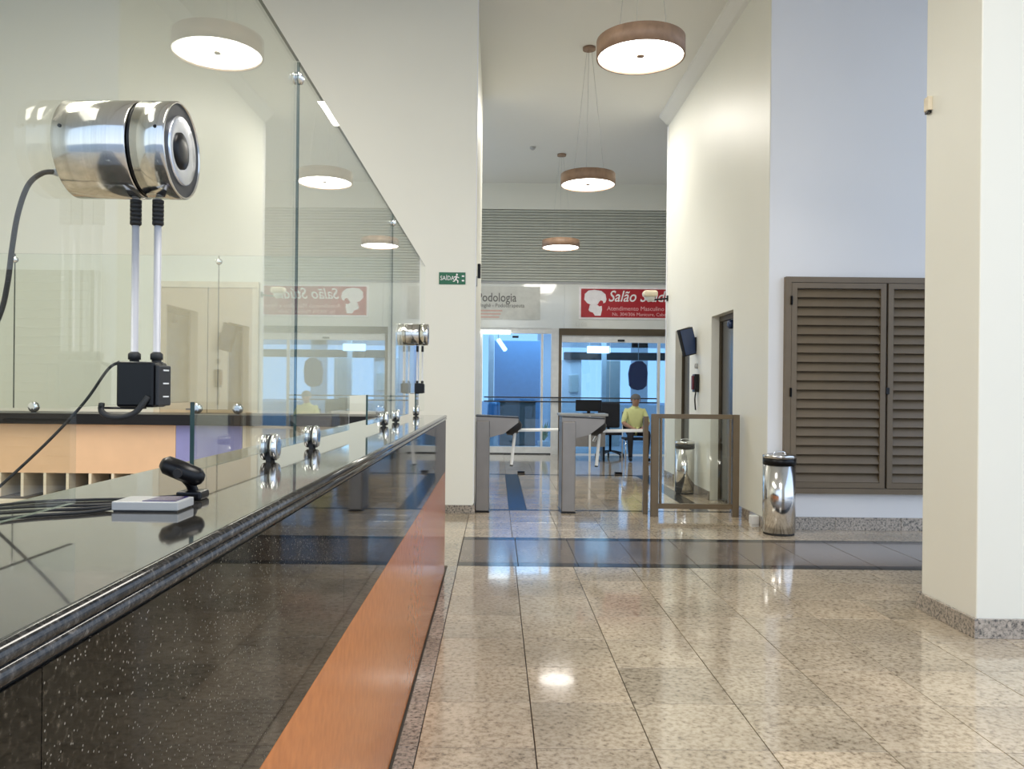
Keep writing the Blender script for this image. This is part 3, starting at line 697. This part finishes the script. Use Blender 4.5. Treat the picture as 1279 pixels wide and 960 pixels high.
cabs = [([(-.541, 1.140, CT+.006), (-.58, 1.13, CT+.004), (-.64, 1.10, CT+.004), (-.70, 1.06, CT+.004), (-.728, 1.04, CT+.003)], 'black cable leaving the reader box, topmost on the counter'),
        ([(-.541, 1.150, CT+.007), (-.59, 1.16, CT+.004), (-.65, 1.155, CT+.003), (-.70, 1.13, CT+.003), (-.728, 1.11, CT+.003)], 'black cable curving behind the reader box'),
        ([(-.541, 1.134, CT+.004), (-.57, 1.10, CT+.003), (-.62, 1.07, CT+.003), (-.66, 1.02, CT+.003), (-.69, .96, CT+.003), (-.71, .90, CT+.003)], 'black cable sweeping lowest across the near counter top')]
for pts, lb in cabs:
    bb = BM(); tube(bb, pts, .0022); tag(obj('usb_cable', bb, M['blackm']), lb, 'cable', 'cables on the near counter top')
bb = BM(); tube(bb, [(-.498, 1.275, CT+.004), (-.56, 1.245, CT+.0025), (-.62, 1.23, CT+.0025), (-.69, 1.20, CT+.0025), (-.728, 1.15, CT+.0025)], .0022); tag(obj('webcam_cable', bb, M['blackm']), 'black cable running from the webcam along the back of the counter', 'cable')

# ------------------------------------------------------------------ pendant lamps
def pendant(loc, label):
    x, y, zb = loc; r = .318; h = .125
    t = thing('pendant_lamp', (x, y, zb), label, 'lamp', 'round pendant lamps in a row')
    bb = BM(); lathe(bb, [(r-.012, zb), (r, zb), (r, zb+h), (r-.012, zb+h), (r-.012, zb)], (x, y, 0), n=64); obj('shade', bb, M['shade'], t)
    bb = BM(); lathe(bb, [(0, zb+.014), (r-.013, zb+.014), (r-.013, zb+.02), (0, zb+.02)], (x, y, 0), n=64); obj('diffuser', bb, M['lampglow'], t)
    bb = BM(); lathe(bb, [(0, zb+.006), (.028, zb+.008), (.03, zb+.0135), (0, zb+.0138)], (x, y, 0), n=20); obj('finial', bb, M['shade'], t)
    bb = BM(); lathe(bb, [(0, zb+h-.012), (r-.013, zb+h-.012), (r-.013, zb+h-.004), (0, zb+h-.004)], (x, y, 0), n=64); obj('top_plate', bb, M['white'], t)
    for k in range(3):
        a = 2*PI*k/3+PI/2; bb = BM(); cyl(bb, (x+.2*math.cos(a), y+.2*math.sin(a), zb+h-.005), (x+.03*math.cos(a), y+.03*math.sin(a), CE-.03), .0015, 6); obj('wire', bb, M['grey'], t)
    bb = BM(); lathe(bb, [(0, CE), (.075, CE), (.075, CE-.03), (0, CE-.03)], (x, y, 0), n=28); obj('canopy', bb, M['shade'], t)
    return t
ZL = 3.66
pendant((1.02, 5.8, ZL), 'nearest brown drum pendant lamp, large at the top of the picture')
pendant((1.045, 9.35, ZL-.02), 'middle brown drum pendant lamp, between the large and the far one')
pendant((1.07, 13.6, ZL), 'farthest and smallest brown drum pendant lamp in front of the ribbed cladding')
bb = BM(); lathe(bb, [(0, CE), (.05, CE), (.045, CE-.03), (.02, CE-.05), (0, CE-.05)], (.56, 13.2, 0), n=20); tag(obj('smoke_detector', bb, M['grey']), 'small smoke detector on the ceiling left of the middle lamp', 'detector')

# ------------------------------------------------------------------ exit sign and small fittings on the pillar
EX0, EX1, EZ0, EZ1 = -.588, -.322, 2.30, 2.42
t = thing('exit_sign', ((EX0+EX1)/2, 8.04, EZ0), 'small green exit sign with white lettering and running figure on the pillar', 'sign')
bb = BM(); box(bb, EX0, EX1, 8.042, 8.05, EZ0, EZ1, .001); obj('board', bb, M['green'], t)
text('lettering', 'SA\u00cdDA', (EX0+.012, 8.041, (EZ0+EZ1)/2), .062, M['signwhite'], t, ext=.001, sx=.82)
bb = BM(); cx = EX1-.092; cz = (EZ0+EZ1)/2
lathe(bb, [(0, -.001), (.0095, -.001), (.0095, .001), (0, .001)], (cx+.006, 8.041, cz+.038), (0, 1, 0), 14)
for pts in (((cx-.012, cz-.008), (cx+.004, cz-.012), (cx+.012, cz+.024), (cx-.004, cz+.026)), ((cx+.004, cz+.024), (cx+.030, cz+.008), (cx+.026, cz+.001), (cx+.004, cz+.012)), ((cx-.002, cz+.024), (cx-.026, cz+.014), (cx-.022, cz+.006), (cx-.002, cz+.014)),
            ((cx-.004, cz-.006), (cx+.022, cz-.022), (cx+.020, cz-.048), (cx+.012, cz-.048), (cx+.010, cz-.026), (cx-.010, cz-.014)), ((cx-.012, cz-.004), (cx-.004, cz-.014), (cx-.018, cz-.034), (cx-.034, cz-.034), (cx-.034, cz-.026), (cx-.022, cz-.026))):
    prism(bb, pts, 'y', 8.040, 8.042)
obj('running_figure', bb, M['signwhite'], t)
bb = BM(); box(bb, EX1-.036, EX1-.012, 8.040, 8.042, EZ0+.03, EZ0+.045); box(bb, EX1-.036, EX1-.012, 8.040, 8.042, EZ1-.045, EZ1-.03); obj('arrow', bb, M['signwhite'], t)
t = thing('wall_speaker', (-.2, 8.6, 2.5), 'small black fitting on the inner edge of the left pillar', 'fitting')
bb = BM(); box(bb, -.225, -.19, 9.0, 9.06, 2.50, 2.66, .006); obj('housing', bb, M['black'], t)
bb = BM(); box(bb, -.225, -.205, 8.14, 8.2, 2.30, 2.40, .004); tag(obj('alarm_button', bb, M['grey']), 'small grey box on the pillar edge beside the exit sign', 'fitting')

# ------------------------------------------------------------------ turnstiles
def turnstile(x0, y0, label):
    t = thing('turnstile', (x0, y0, 0), label, 'turnstile', 'turnstiles across the lobby')
    bb = BM(); box(bb, x0, x0+.138, y0, y0+.42, .012, .93, .008); obj('column', bb, M['steelg'], t)
    bb = BM(); box(bb, x0-.006, x0+.144, y0-.006, y0+.426, 0, .012, .002); obj('base_plate', bb, M['black'], t)
    bb = BM(); prism(bb, [(x0, .93), (x0, .972), (x0+.43, .955), (x0+.43, .915), (x0+.285, .80), (x0+.139, .76), (x0+.139, .93)], 'y', y0+.02, y0+.38); obj('head', bb, M['steelg'], t)
    bb = BM(); prism(bb, [(x0-.004, .9722), (x0-.004, .984), (x0+.434, .967), (x0+.434, .9552)], 'y', y0+.016, y0+.384); obj('lid', bb, M['dgrey'], t)
    c = Vector((x0+.385, y0+.17, .853)); d = Vector((.52, -.40, -.75)).normalized()
    bb = BM(); lathe(bb, [(0, -.05), (.095, -.05), (.095, .02), (.055, .055), (0, .06)], c, d, 28); h = obj('hub', bb, M['dgrey'], t)
    p = c + d*.03
    for e in ((x0+.845, y0+.17, .838), (x0+.365, y0+.12, .475), (x0+.40, y0+.62, .70)):
        e = Vector(e); s = p + (e-p).normalized()*.03
        bb = BM(); cyl(bb, s, e, .0165, 14); a = obj('arm', bb, M['alu'], t)
        bb = BM(); cyl(bb, e, e+(e-s).normalized()*.014, .0168, 14); obj('end_cap', bb, M['blackm'], a)
    return t
turnstile(-.203, 8.12, 'left steel turnstile with white tripod arms beside the exit sign pillar')
turnstile(.672, 8.12, 'middle steel turnstile with white tripod arms between the first one and the bronze gate')
for i, x in enumerate((.38, 1.83)):
    bb = BM(); box(bb, x-.055, x+.055, 11.9, 11.98, 0, .035, .006); tag(obj('floor_stop', bb, M['black']), ('left' if i == 0 else 'right') + ' small black box on the floor beyond the turnstiles', 'box', 'black boxes on the floor beyond the turnstiles')

# bronze gate
t = thing('glass_gate', (2.0, 8.0, 0), 'bronze-framed glass gate between the turnstiles and the lift wall', 'gate')
def post(x0, x1, y0, y1, z1, nm='post'):
    b = BM(); box(b, x0, x1, y0, y1, 0.0, z1, .003); return obj(nm, b, M['bronze'], t)
post(1.50, 1.548, 8.12, 8.17, .99); post(1.555, 1.625, 7.98, 8.04, 1.02); post(2.365, 2.43, 7.98, 8.04, 1.02)
for z0, z1 in ((.975, 1.02), (.075, .125)):
    b = BM(); box(b, 1.625, 2.365, 7.99, 8.03, z0, z1, .002); obj('rail', b, M['bronze'], t)
b = BM(); box(b, 1.627, 2.363, 8.006, 8.014, .126, .974); obj('pane', b, M['glass'], t)
for x in (1.64, 2.33): 
    b = BM(); box(b, x, x+.02, 7.985, 8.035, .126, .974, .002); obj('stile', b, M['bronze'], t)

# ------------------------------------------------------------------ litter bins
def bin_(x, y, r, h, label):
    t = thing('litter_bin', (x, y, 0), label, 'bin', 'round steel bins along the right wall')
    b = BM(); lathe(b, [(0, 0), (r-.008, 0), (r-.008, .02), (0, .02)], (x, y, 0), n=40); obj('foot_ring', b, M['blackm'], t)
    b = BM(); lathe(b, [(0, .02), (r, .02), (r, h-.085), (0, h-.085)], (x, y, 0), n=56); obj('body', b, M['polished'], t)
    b = BM(); lathe(b, [(0, h-.085), (r+.002, h-.085), (r+.002, h-.03), (0, h-.03)], (x, y, 0), n=48); obj('band', b, M['black'], t)
    b = BM(); lathe(b, [(0, h-.03), (r+.003, h-.03), (r+.003, h-.004), (r-.004, h), (r-.035, h+.004), (r-.05, h-.01), (0, h-.01)], (x, y, 0), n=48); o = obj('lid', b, M['polished'], t)
    b = BM(); tube(b, [(x-.05, y, h-.012), (x-.045, y, h+.018), (x, y, h+.026), (x+.045, y, h+.018), (x+.05, y, h-.012)], .006); obj('lid_handle', b, M['chrome'], o)
bin_(2.505, 7.07, .139, .70, 'shiny steel cylindrical bin with black band in front of the wall corner')
bin_(2.31, 9.78, .115, .64, 'far steel bin behind the bronze gate between the lifts')
t = thing('door_stop_box', (2.42, 7.4, 0), 'small white plastic box at the foot of the wall corner left of the bin', 'box')
b = BM(); box(b, 2.375, 2.45, 7.42, 7.50, 0.02, .10, .006); box(b, 2.38, 2.45, 7.43, 7.49, 0, .02); obj('case', b, M['white'], t)

# wall-mounted monitor, handset and intercom beside the lifts
t = thing('wall_monitor', (2.4, 9.95, 1.85), 'dark blue monitor tilted on a bracket between the lift doors', 'monitor')
b = BM(); c = Matrix.Translation((2.36, 9.90, 1.86)) @ Matrix.Rotation(math.radians(-14), 4, 'Y') @ Matrix.Rotation(math.radians(28), 4, 'Z')
box(b, -.11, .11, -.025, .025, -.17, .17, .006); bmesh.ops.transform(b, matrix=c, verts=b.verts[:]); obj('case', b, M['black'], t)
b = BM(); box(b, -.10, .10, -.027, -.0255, -.155, .155); bmesh.ops.transform(b, matrix=c, verts=b.verts[:]); obj('display', b, M['screen'], t)
b = BM(); box(b, 2.455, WR, 9.90, 10.0, 1.74, 1.92, .004); tube(b, [(2.46, 9.95, 1.83), (2.42, 9.93, 1.84), (2.38, 9.91, 1.85)], .018); obj('bracket', b, M['black'], t)
t = thing('wall_phone', (2.45, 9.85, 1.4), 'dark handset box hanging on the wall under the monitor', 'phone')
b = BM(); box(b, 2.41, WR, 9.74, 9.86, 1.24, 1.46, .008); obj('case', b, M['black'], t)
b = BM(); box(b, 2.385, 2.41, 9.76, 9.81, 1.27, 1.44, .006); obj('handset', b, M['maroon'], t)
b = BM(); tube(b, [(2.44, 9.80, 1.24), (2.43, 9.80, 1.15), (2.44, 9.80, 1.02)], .009); obj('cord', b, M['black'], t)
b = BM(); lathe(b, [(0, 0), (.035, 0), (.03, .03), (0, .04)], (WR, 9.85, 1.56), (-1, 0, 0), 16); tag(obj('door_chime', b, M['grey']), 'small grey round fitting on the wall between monitor and handset', 'fitting')
for i, (a, b_, z) in enumerate(rec):
    t = thing('lift_indicator', (WR+.1, (a+b_)/2, z-.15), ('nearer' if i == 0 else 'farther') + ' dark indicator box at the top of a lift recess', 'indicator', 'indicators over the lift doors')
    b = BM(); lathe(b, [(0, 0), (.05, 0), (.05, .03), (.03, .045), (0, .05)], (WR+.10, a+.4, z-.12), (-1, 0, 0), 20); obj('dome', b, M['screen'], t)

# security camera on the far wall corner
t = thing('security_camera', (2.4, 11.6, 2.55), 'pale dome security camera on a black arm at the far wall corner', 'camera')
b = BM(); cyl(b, (2.22, 11.56, 2.56), (2.56-.09, 11.60, 2.59), .012, 10); obj('arm', b, M['black'], t)
b = BM(); box(b, 2.452, 2.4699, 11.56, 11.62, 2.55, 2.63, .004); obj('wall_plate', b, M['black'], t)
b = BM(); box(b, 2.10, 2.30, 11.44, 11.60, 2.60, 2.69, .03); obj('housing', b, M['cream'], t)
b = BM(); lathe(b, [(0, 0), (.07, 0), (.068, -.03), (.04, -.062), (0, -.07)], (2.20, 11.52, 2.60), (0, 0, 1), 20); obj('dome', b, M['signgrey'], t)

# ------------------------------------------------------------------ reception desk and chairs far back
t = thing('reception_desk', (1.5, 14.0, 0), 'grey desk standing in front of the sliding doors', 'desk')
b = BM(); box(b, 1.10, 1.96, 13.98, 14.5, .80, .84, .004); obj('desk_top', b, M['grey'], t)
b = BM(); box(b, 1.14, 1.92, 14.05, 14.08, .26, .80); obj('front_panel', b, M['steelg'], t)
for x in (1.14, 1.88):
    b = BM(); box(b, x, x+.04, 14.08, 14.44, 0, .80); obj('leg', b, M['black'], t)
b = BM(); box(b, 1.625, 1.66, 13.985, 14.02, 0, .80, .003); obj('edge_post', b, M['white'], t)
b = BM(); box(b, 1.45, 1.57, 14.035, 14.05, .58, .64); obj('lock_plate', b, M['black'], t)
b = BM(); box(b, 1.40, 1.86, 14.1, 14.14, .88, 1.08, .01); cyl(b, (1.63, 14.12, .84), (1.63, 14.12, .90), .03, 12); box(b, 1.53, 1.73, 14.08, 14.2, .8401, .85); tag(obj('desk_monitor', b, M['black']), 'dark monitor standing on the grey desk', 'monitor')
def office_chair(x, y, label):
    t = thing('office_chair', (x, y, 0), label, 'chair')
    b = BM(); box(b, x-.22, x+.22, y-.21, y+.21, .42, .49, .03); obj('seat', b, M['trouser'], t)
    b = BM(); box(b, x-.21, x+.21, y+.20, y+.26, .54, 1.02, .03); obj('backrest', b, M['trouser'], t)
    b = BM(); cyl(b, (x, y, .10), (x, y, .42), .025, 12); box(b, x-.025, x+.025, y+.1, y+.29, .40, .42); box(b, x-.025, x+.025, y+.262, y+.29, .40, .75); obj('stem', b, M['black'], t)
    for k in range(5):
        a = 2*PI*k/5+.3; b = BM(); tube(b, [(x, y, .12), (x+.13*math.cos(a), y+.13*math.sin(a), .10), (x+.27*math.cos(a), y+.27*math.sin(a), .065)], .016, 8); l = obj('leg', b, M['black'], t)
        b = BM(); ex, ey = x+.27*math.cos(a), y+.27*math.sin(a); cyl(b, (ex-.015, ey, .028), (ex+.015, ey, .028), .028, 12); obj('castor', b, M['blackm'], l)
office_chair(2.15, 15.05, 'empty black office chair between the grey desk and the seated man')

# chair with the seated man
PX, PY = 2.53, 14.55
t = thing('visitor_chair', (PX, PY, 0), 'black chair with chrome legs under the man in yellow', 'chair')
b = BM(); box(b, PX-.22, PX+.22, PY-.20, PY+.22, .36, .395, .015); obj('seat', b, M['trouser'], t)
b = BM(); box(b, PX-.21, PX+.21, PY+.20, PY+.235, .52, .86, .015); obj('backrest', b, M['trouser'], t)
for sx in (-.2, .2):
    b = BM(); tube(b, [(PX+sx, PY-.19, 0.0), (PX+sx, PY-.18, .37)], .011, 8, False); obj('leg', b, M['chrome'], t)
    b = BM(); tube(b, [(PX+sx, PY+.22, 0.0), (PX+sx, PY+.19, .40), (PX+sx, PY+.235, .86)], .011, 8, False); obj('leg', b, M['chrome'], t)

def person():
    J = {}; rad = {}; E = []; matof = {}
    def j(n, p, r, parent=None, m=0):
        J[n] = Vector((PX+p[0], PY+p[1], p[2])); rad[n] = r
        if parent: E.append((parent, n, m))
    # 0 shirt 1 trousers 2 skin 3 shoes
    j('pelvis', (0, .06, .53), .135)
    j('belly', (0, .07, .66), .135, 'pelvis', 0); j('chest', (0, .05, .82), .140, 'belly', 0); j('collar', (0, .03, .93), .085, 'chest', 0); j('neck', (0, .0, .985), .052, 'collar', 2)
    j('head0', (0, -.025, 1.035), .070, 'neck', 2); j('head1', (0, -.03, 1.10), .083, 'head0', 2); j('head2', (0, -.02, 1.145), .06, 'head1', 2)
    for s, S_ in ((-1, 'l'), (1, 'r')):
        j('sh'+S_, (s*.155, .04, .885), .066, 'chest', 0); j('el'+S_, (s*.225, -.04, .66), .048, 'sh'+S_, 0); j('wr'+S_, (s*.09, -.235, .575), .028, 'el'+S_, 2); j('pa'+S_, (s*.055, -.29, .56), .030, 'wr'+S_, 2)
        for f in range(4):
            o_ = (f-1.5)*.017; L = (.062, .070, .066, .052)[f]
            j('fa%d%s' % (f, S_), (s*.05+o_, -.315, .553), .009, 'pa'+S_, 2); j('fb%d%s' % (f, S_), (s*.045+o_, -.315-L*.5, .545), .008, 'fa%d%s' % (f, S_), 2); j('fc%d%s' % (f, S_), (s*.04+o_, -.315-L, .525), .007, 'fb%d%s' % (f, S_), 2)
        j('ta'+S_, (s*.025, -.285, .568), .011, 'pa'+S_, 2); j('tb'+S_, (s*.008, -.315, .562), .009, 'ta'+S_, 2)
        j('hip'+S_, (s*.095, .03, .51), .095, 'pelvis', 1); j('kn'+S_, (s*.15, -.38, .50), .066, 'hip'+S_, 1); j('cf'+S_, (s*.15, -.37, .33), .056, 'kn'+S_, 1); j('an'+S_, (s*.145, -.36, .10), .040, 'cf'+S_, 1)
        j('he'+S_, (s*.145, -.35, .045), .040, 'an'+S_, 3); j('to'+S_, (s*.165, -.52, .035), .034, 'he'+S_, 3)
    names = list(J); idx = {n: i for i, n in enumerate(names)}
    me = bpy.data.meshes.new('person'); me.from_pydata([J[n] for n in names], [(idx[a], idx[b_]) for a, b_, _ in E], [])
    o = bpy.data.objects.new('person', me); C.objects.link(o)
    md = o.modifiers.new('skin', 'SKIN'); md.use_smooth_shade = True
    sv = me.skin_vertices[0].data
    for n in names: sv[idx[n]].radius = (rad[n], rad[n])
    sv[idx['pelvis']].use_root = True
    ss = o.modifiers.new('sub', 'SUBSURF'); ss.levels = 2; ss.render_levels = 2
    bpy.context.view_layer.update(); dg = bpy.context.evaluated_depsgraph_get()
    m2 = bpy.data.meshes.new_from_object(o.evaluated_get(dg)); o.modifiers.clear(); o.data = m2
    m2.materials.clear()
    for k in ('shirt', 'trouser', 'skin', 'black'): m2.materials.append(M[k])
    for p in m2.polygons:
        c = p.center; best = None
        for a, b_, mi in E:
            A, B = J[a], J[b_]; d = B-A; t_ = max(0, min(1, (c-A).dot(d)/d.length_squared)); q = A+d*t_
            ds = (c-q).length / (rad[a]*(1-t_)+rad[b_]*t_)
            if best is None or ds < best[0]: best = (ds, mi)
        p.material_index = best[1]; p.use_smooth = True
    tag(o, 'seated person in pale yellow shirt and black trousers, head bowed, hands in lap', 'person')
    b = BM(); bmesh.ops.create_uvsphere(b, u_segments=20, v_segments=12, radius=.098, matrix=Matrix.Translation((PX, PY-.008, 1.115)) @ Matrix.Diagonal((.92, 1.02, .82, 1)))
    bmesh.ops.delete(b, geom=[v for v in b.verts if v.co.z < 1.085 and v.co.y < PY+.03], context='VERTS')
    for f in b.faces: f.smooth = True
    obj('hair', b, M['hair'], o)
    b = BM()
    for s in (-1, 1): bmesh.ops.create_uvsphere(b, u_segments=8, v_segments=6, radius=.009, matrix=Matrix.Translation((PX+s*.03, PY-.108, 1.088)))
    obj('eyes', b, M['black'], o)
    b = BM(); lathe(b, [(0, 0), (.014, .002), (.008, .028), (0, .034)], (PX, PY-.115, 1.052), (0, .1, 1), 10); box(b, PX-.022, PX+.022, PY-.106, PY-.098, 1.026, 1.034, .003); obj('nose_and_mouth', b, M['skin'], o)
    b = BM()
    for s in (-1, 1): bmesh.ops.create_uvsphere(b, u_segments=8, v_segments=6, radius=.022, matrix=Matrix.Translation((PX+s*.084, PY-.02, 1.075)) @ Matrix.Diagonal((.35, .7, 1.2, 1)))
    obj('ears', b, M['skin'], o)
person()
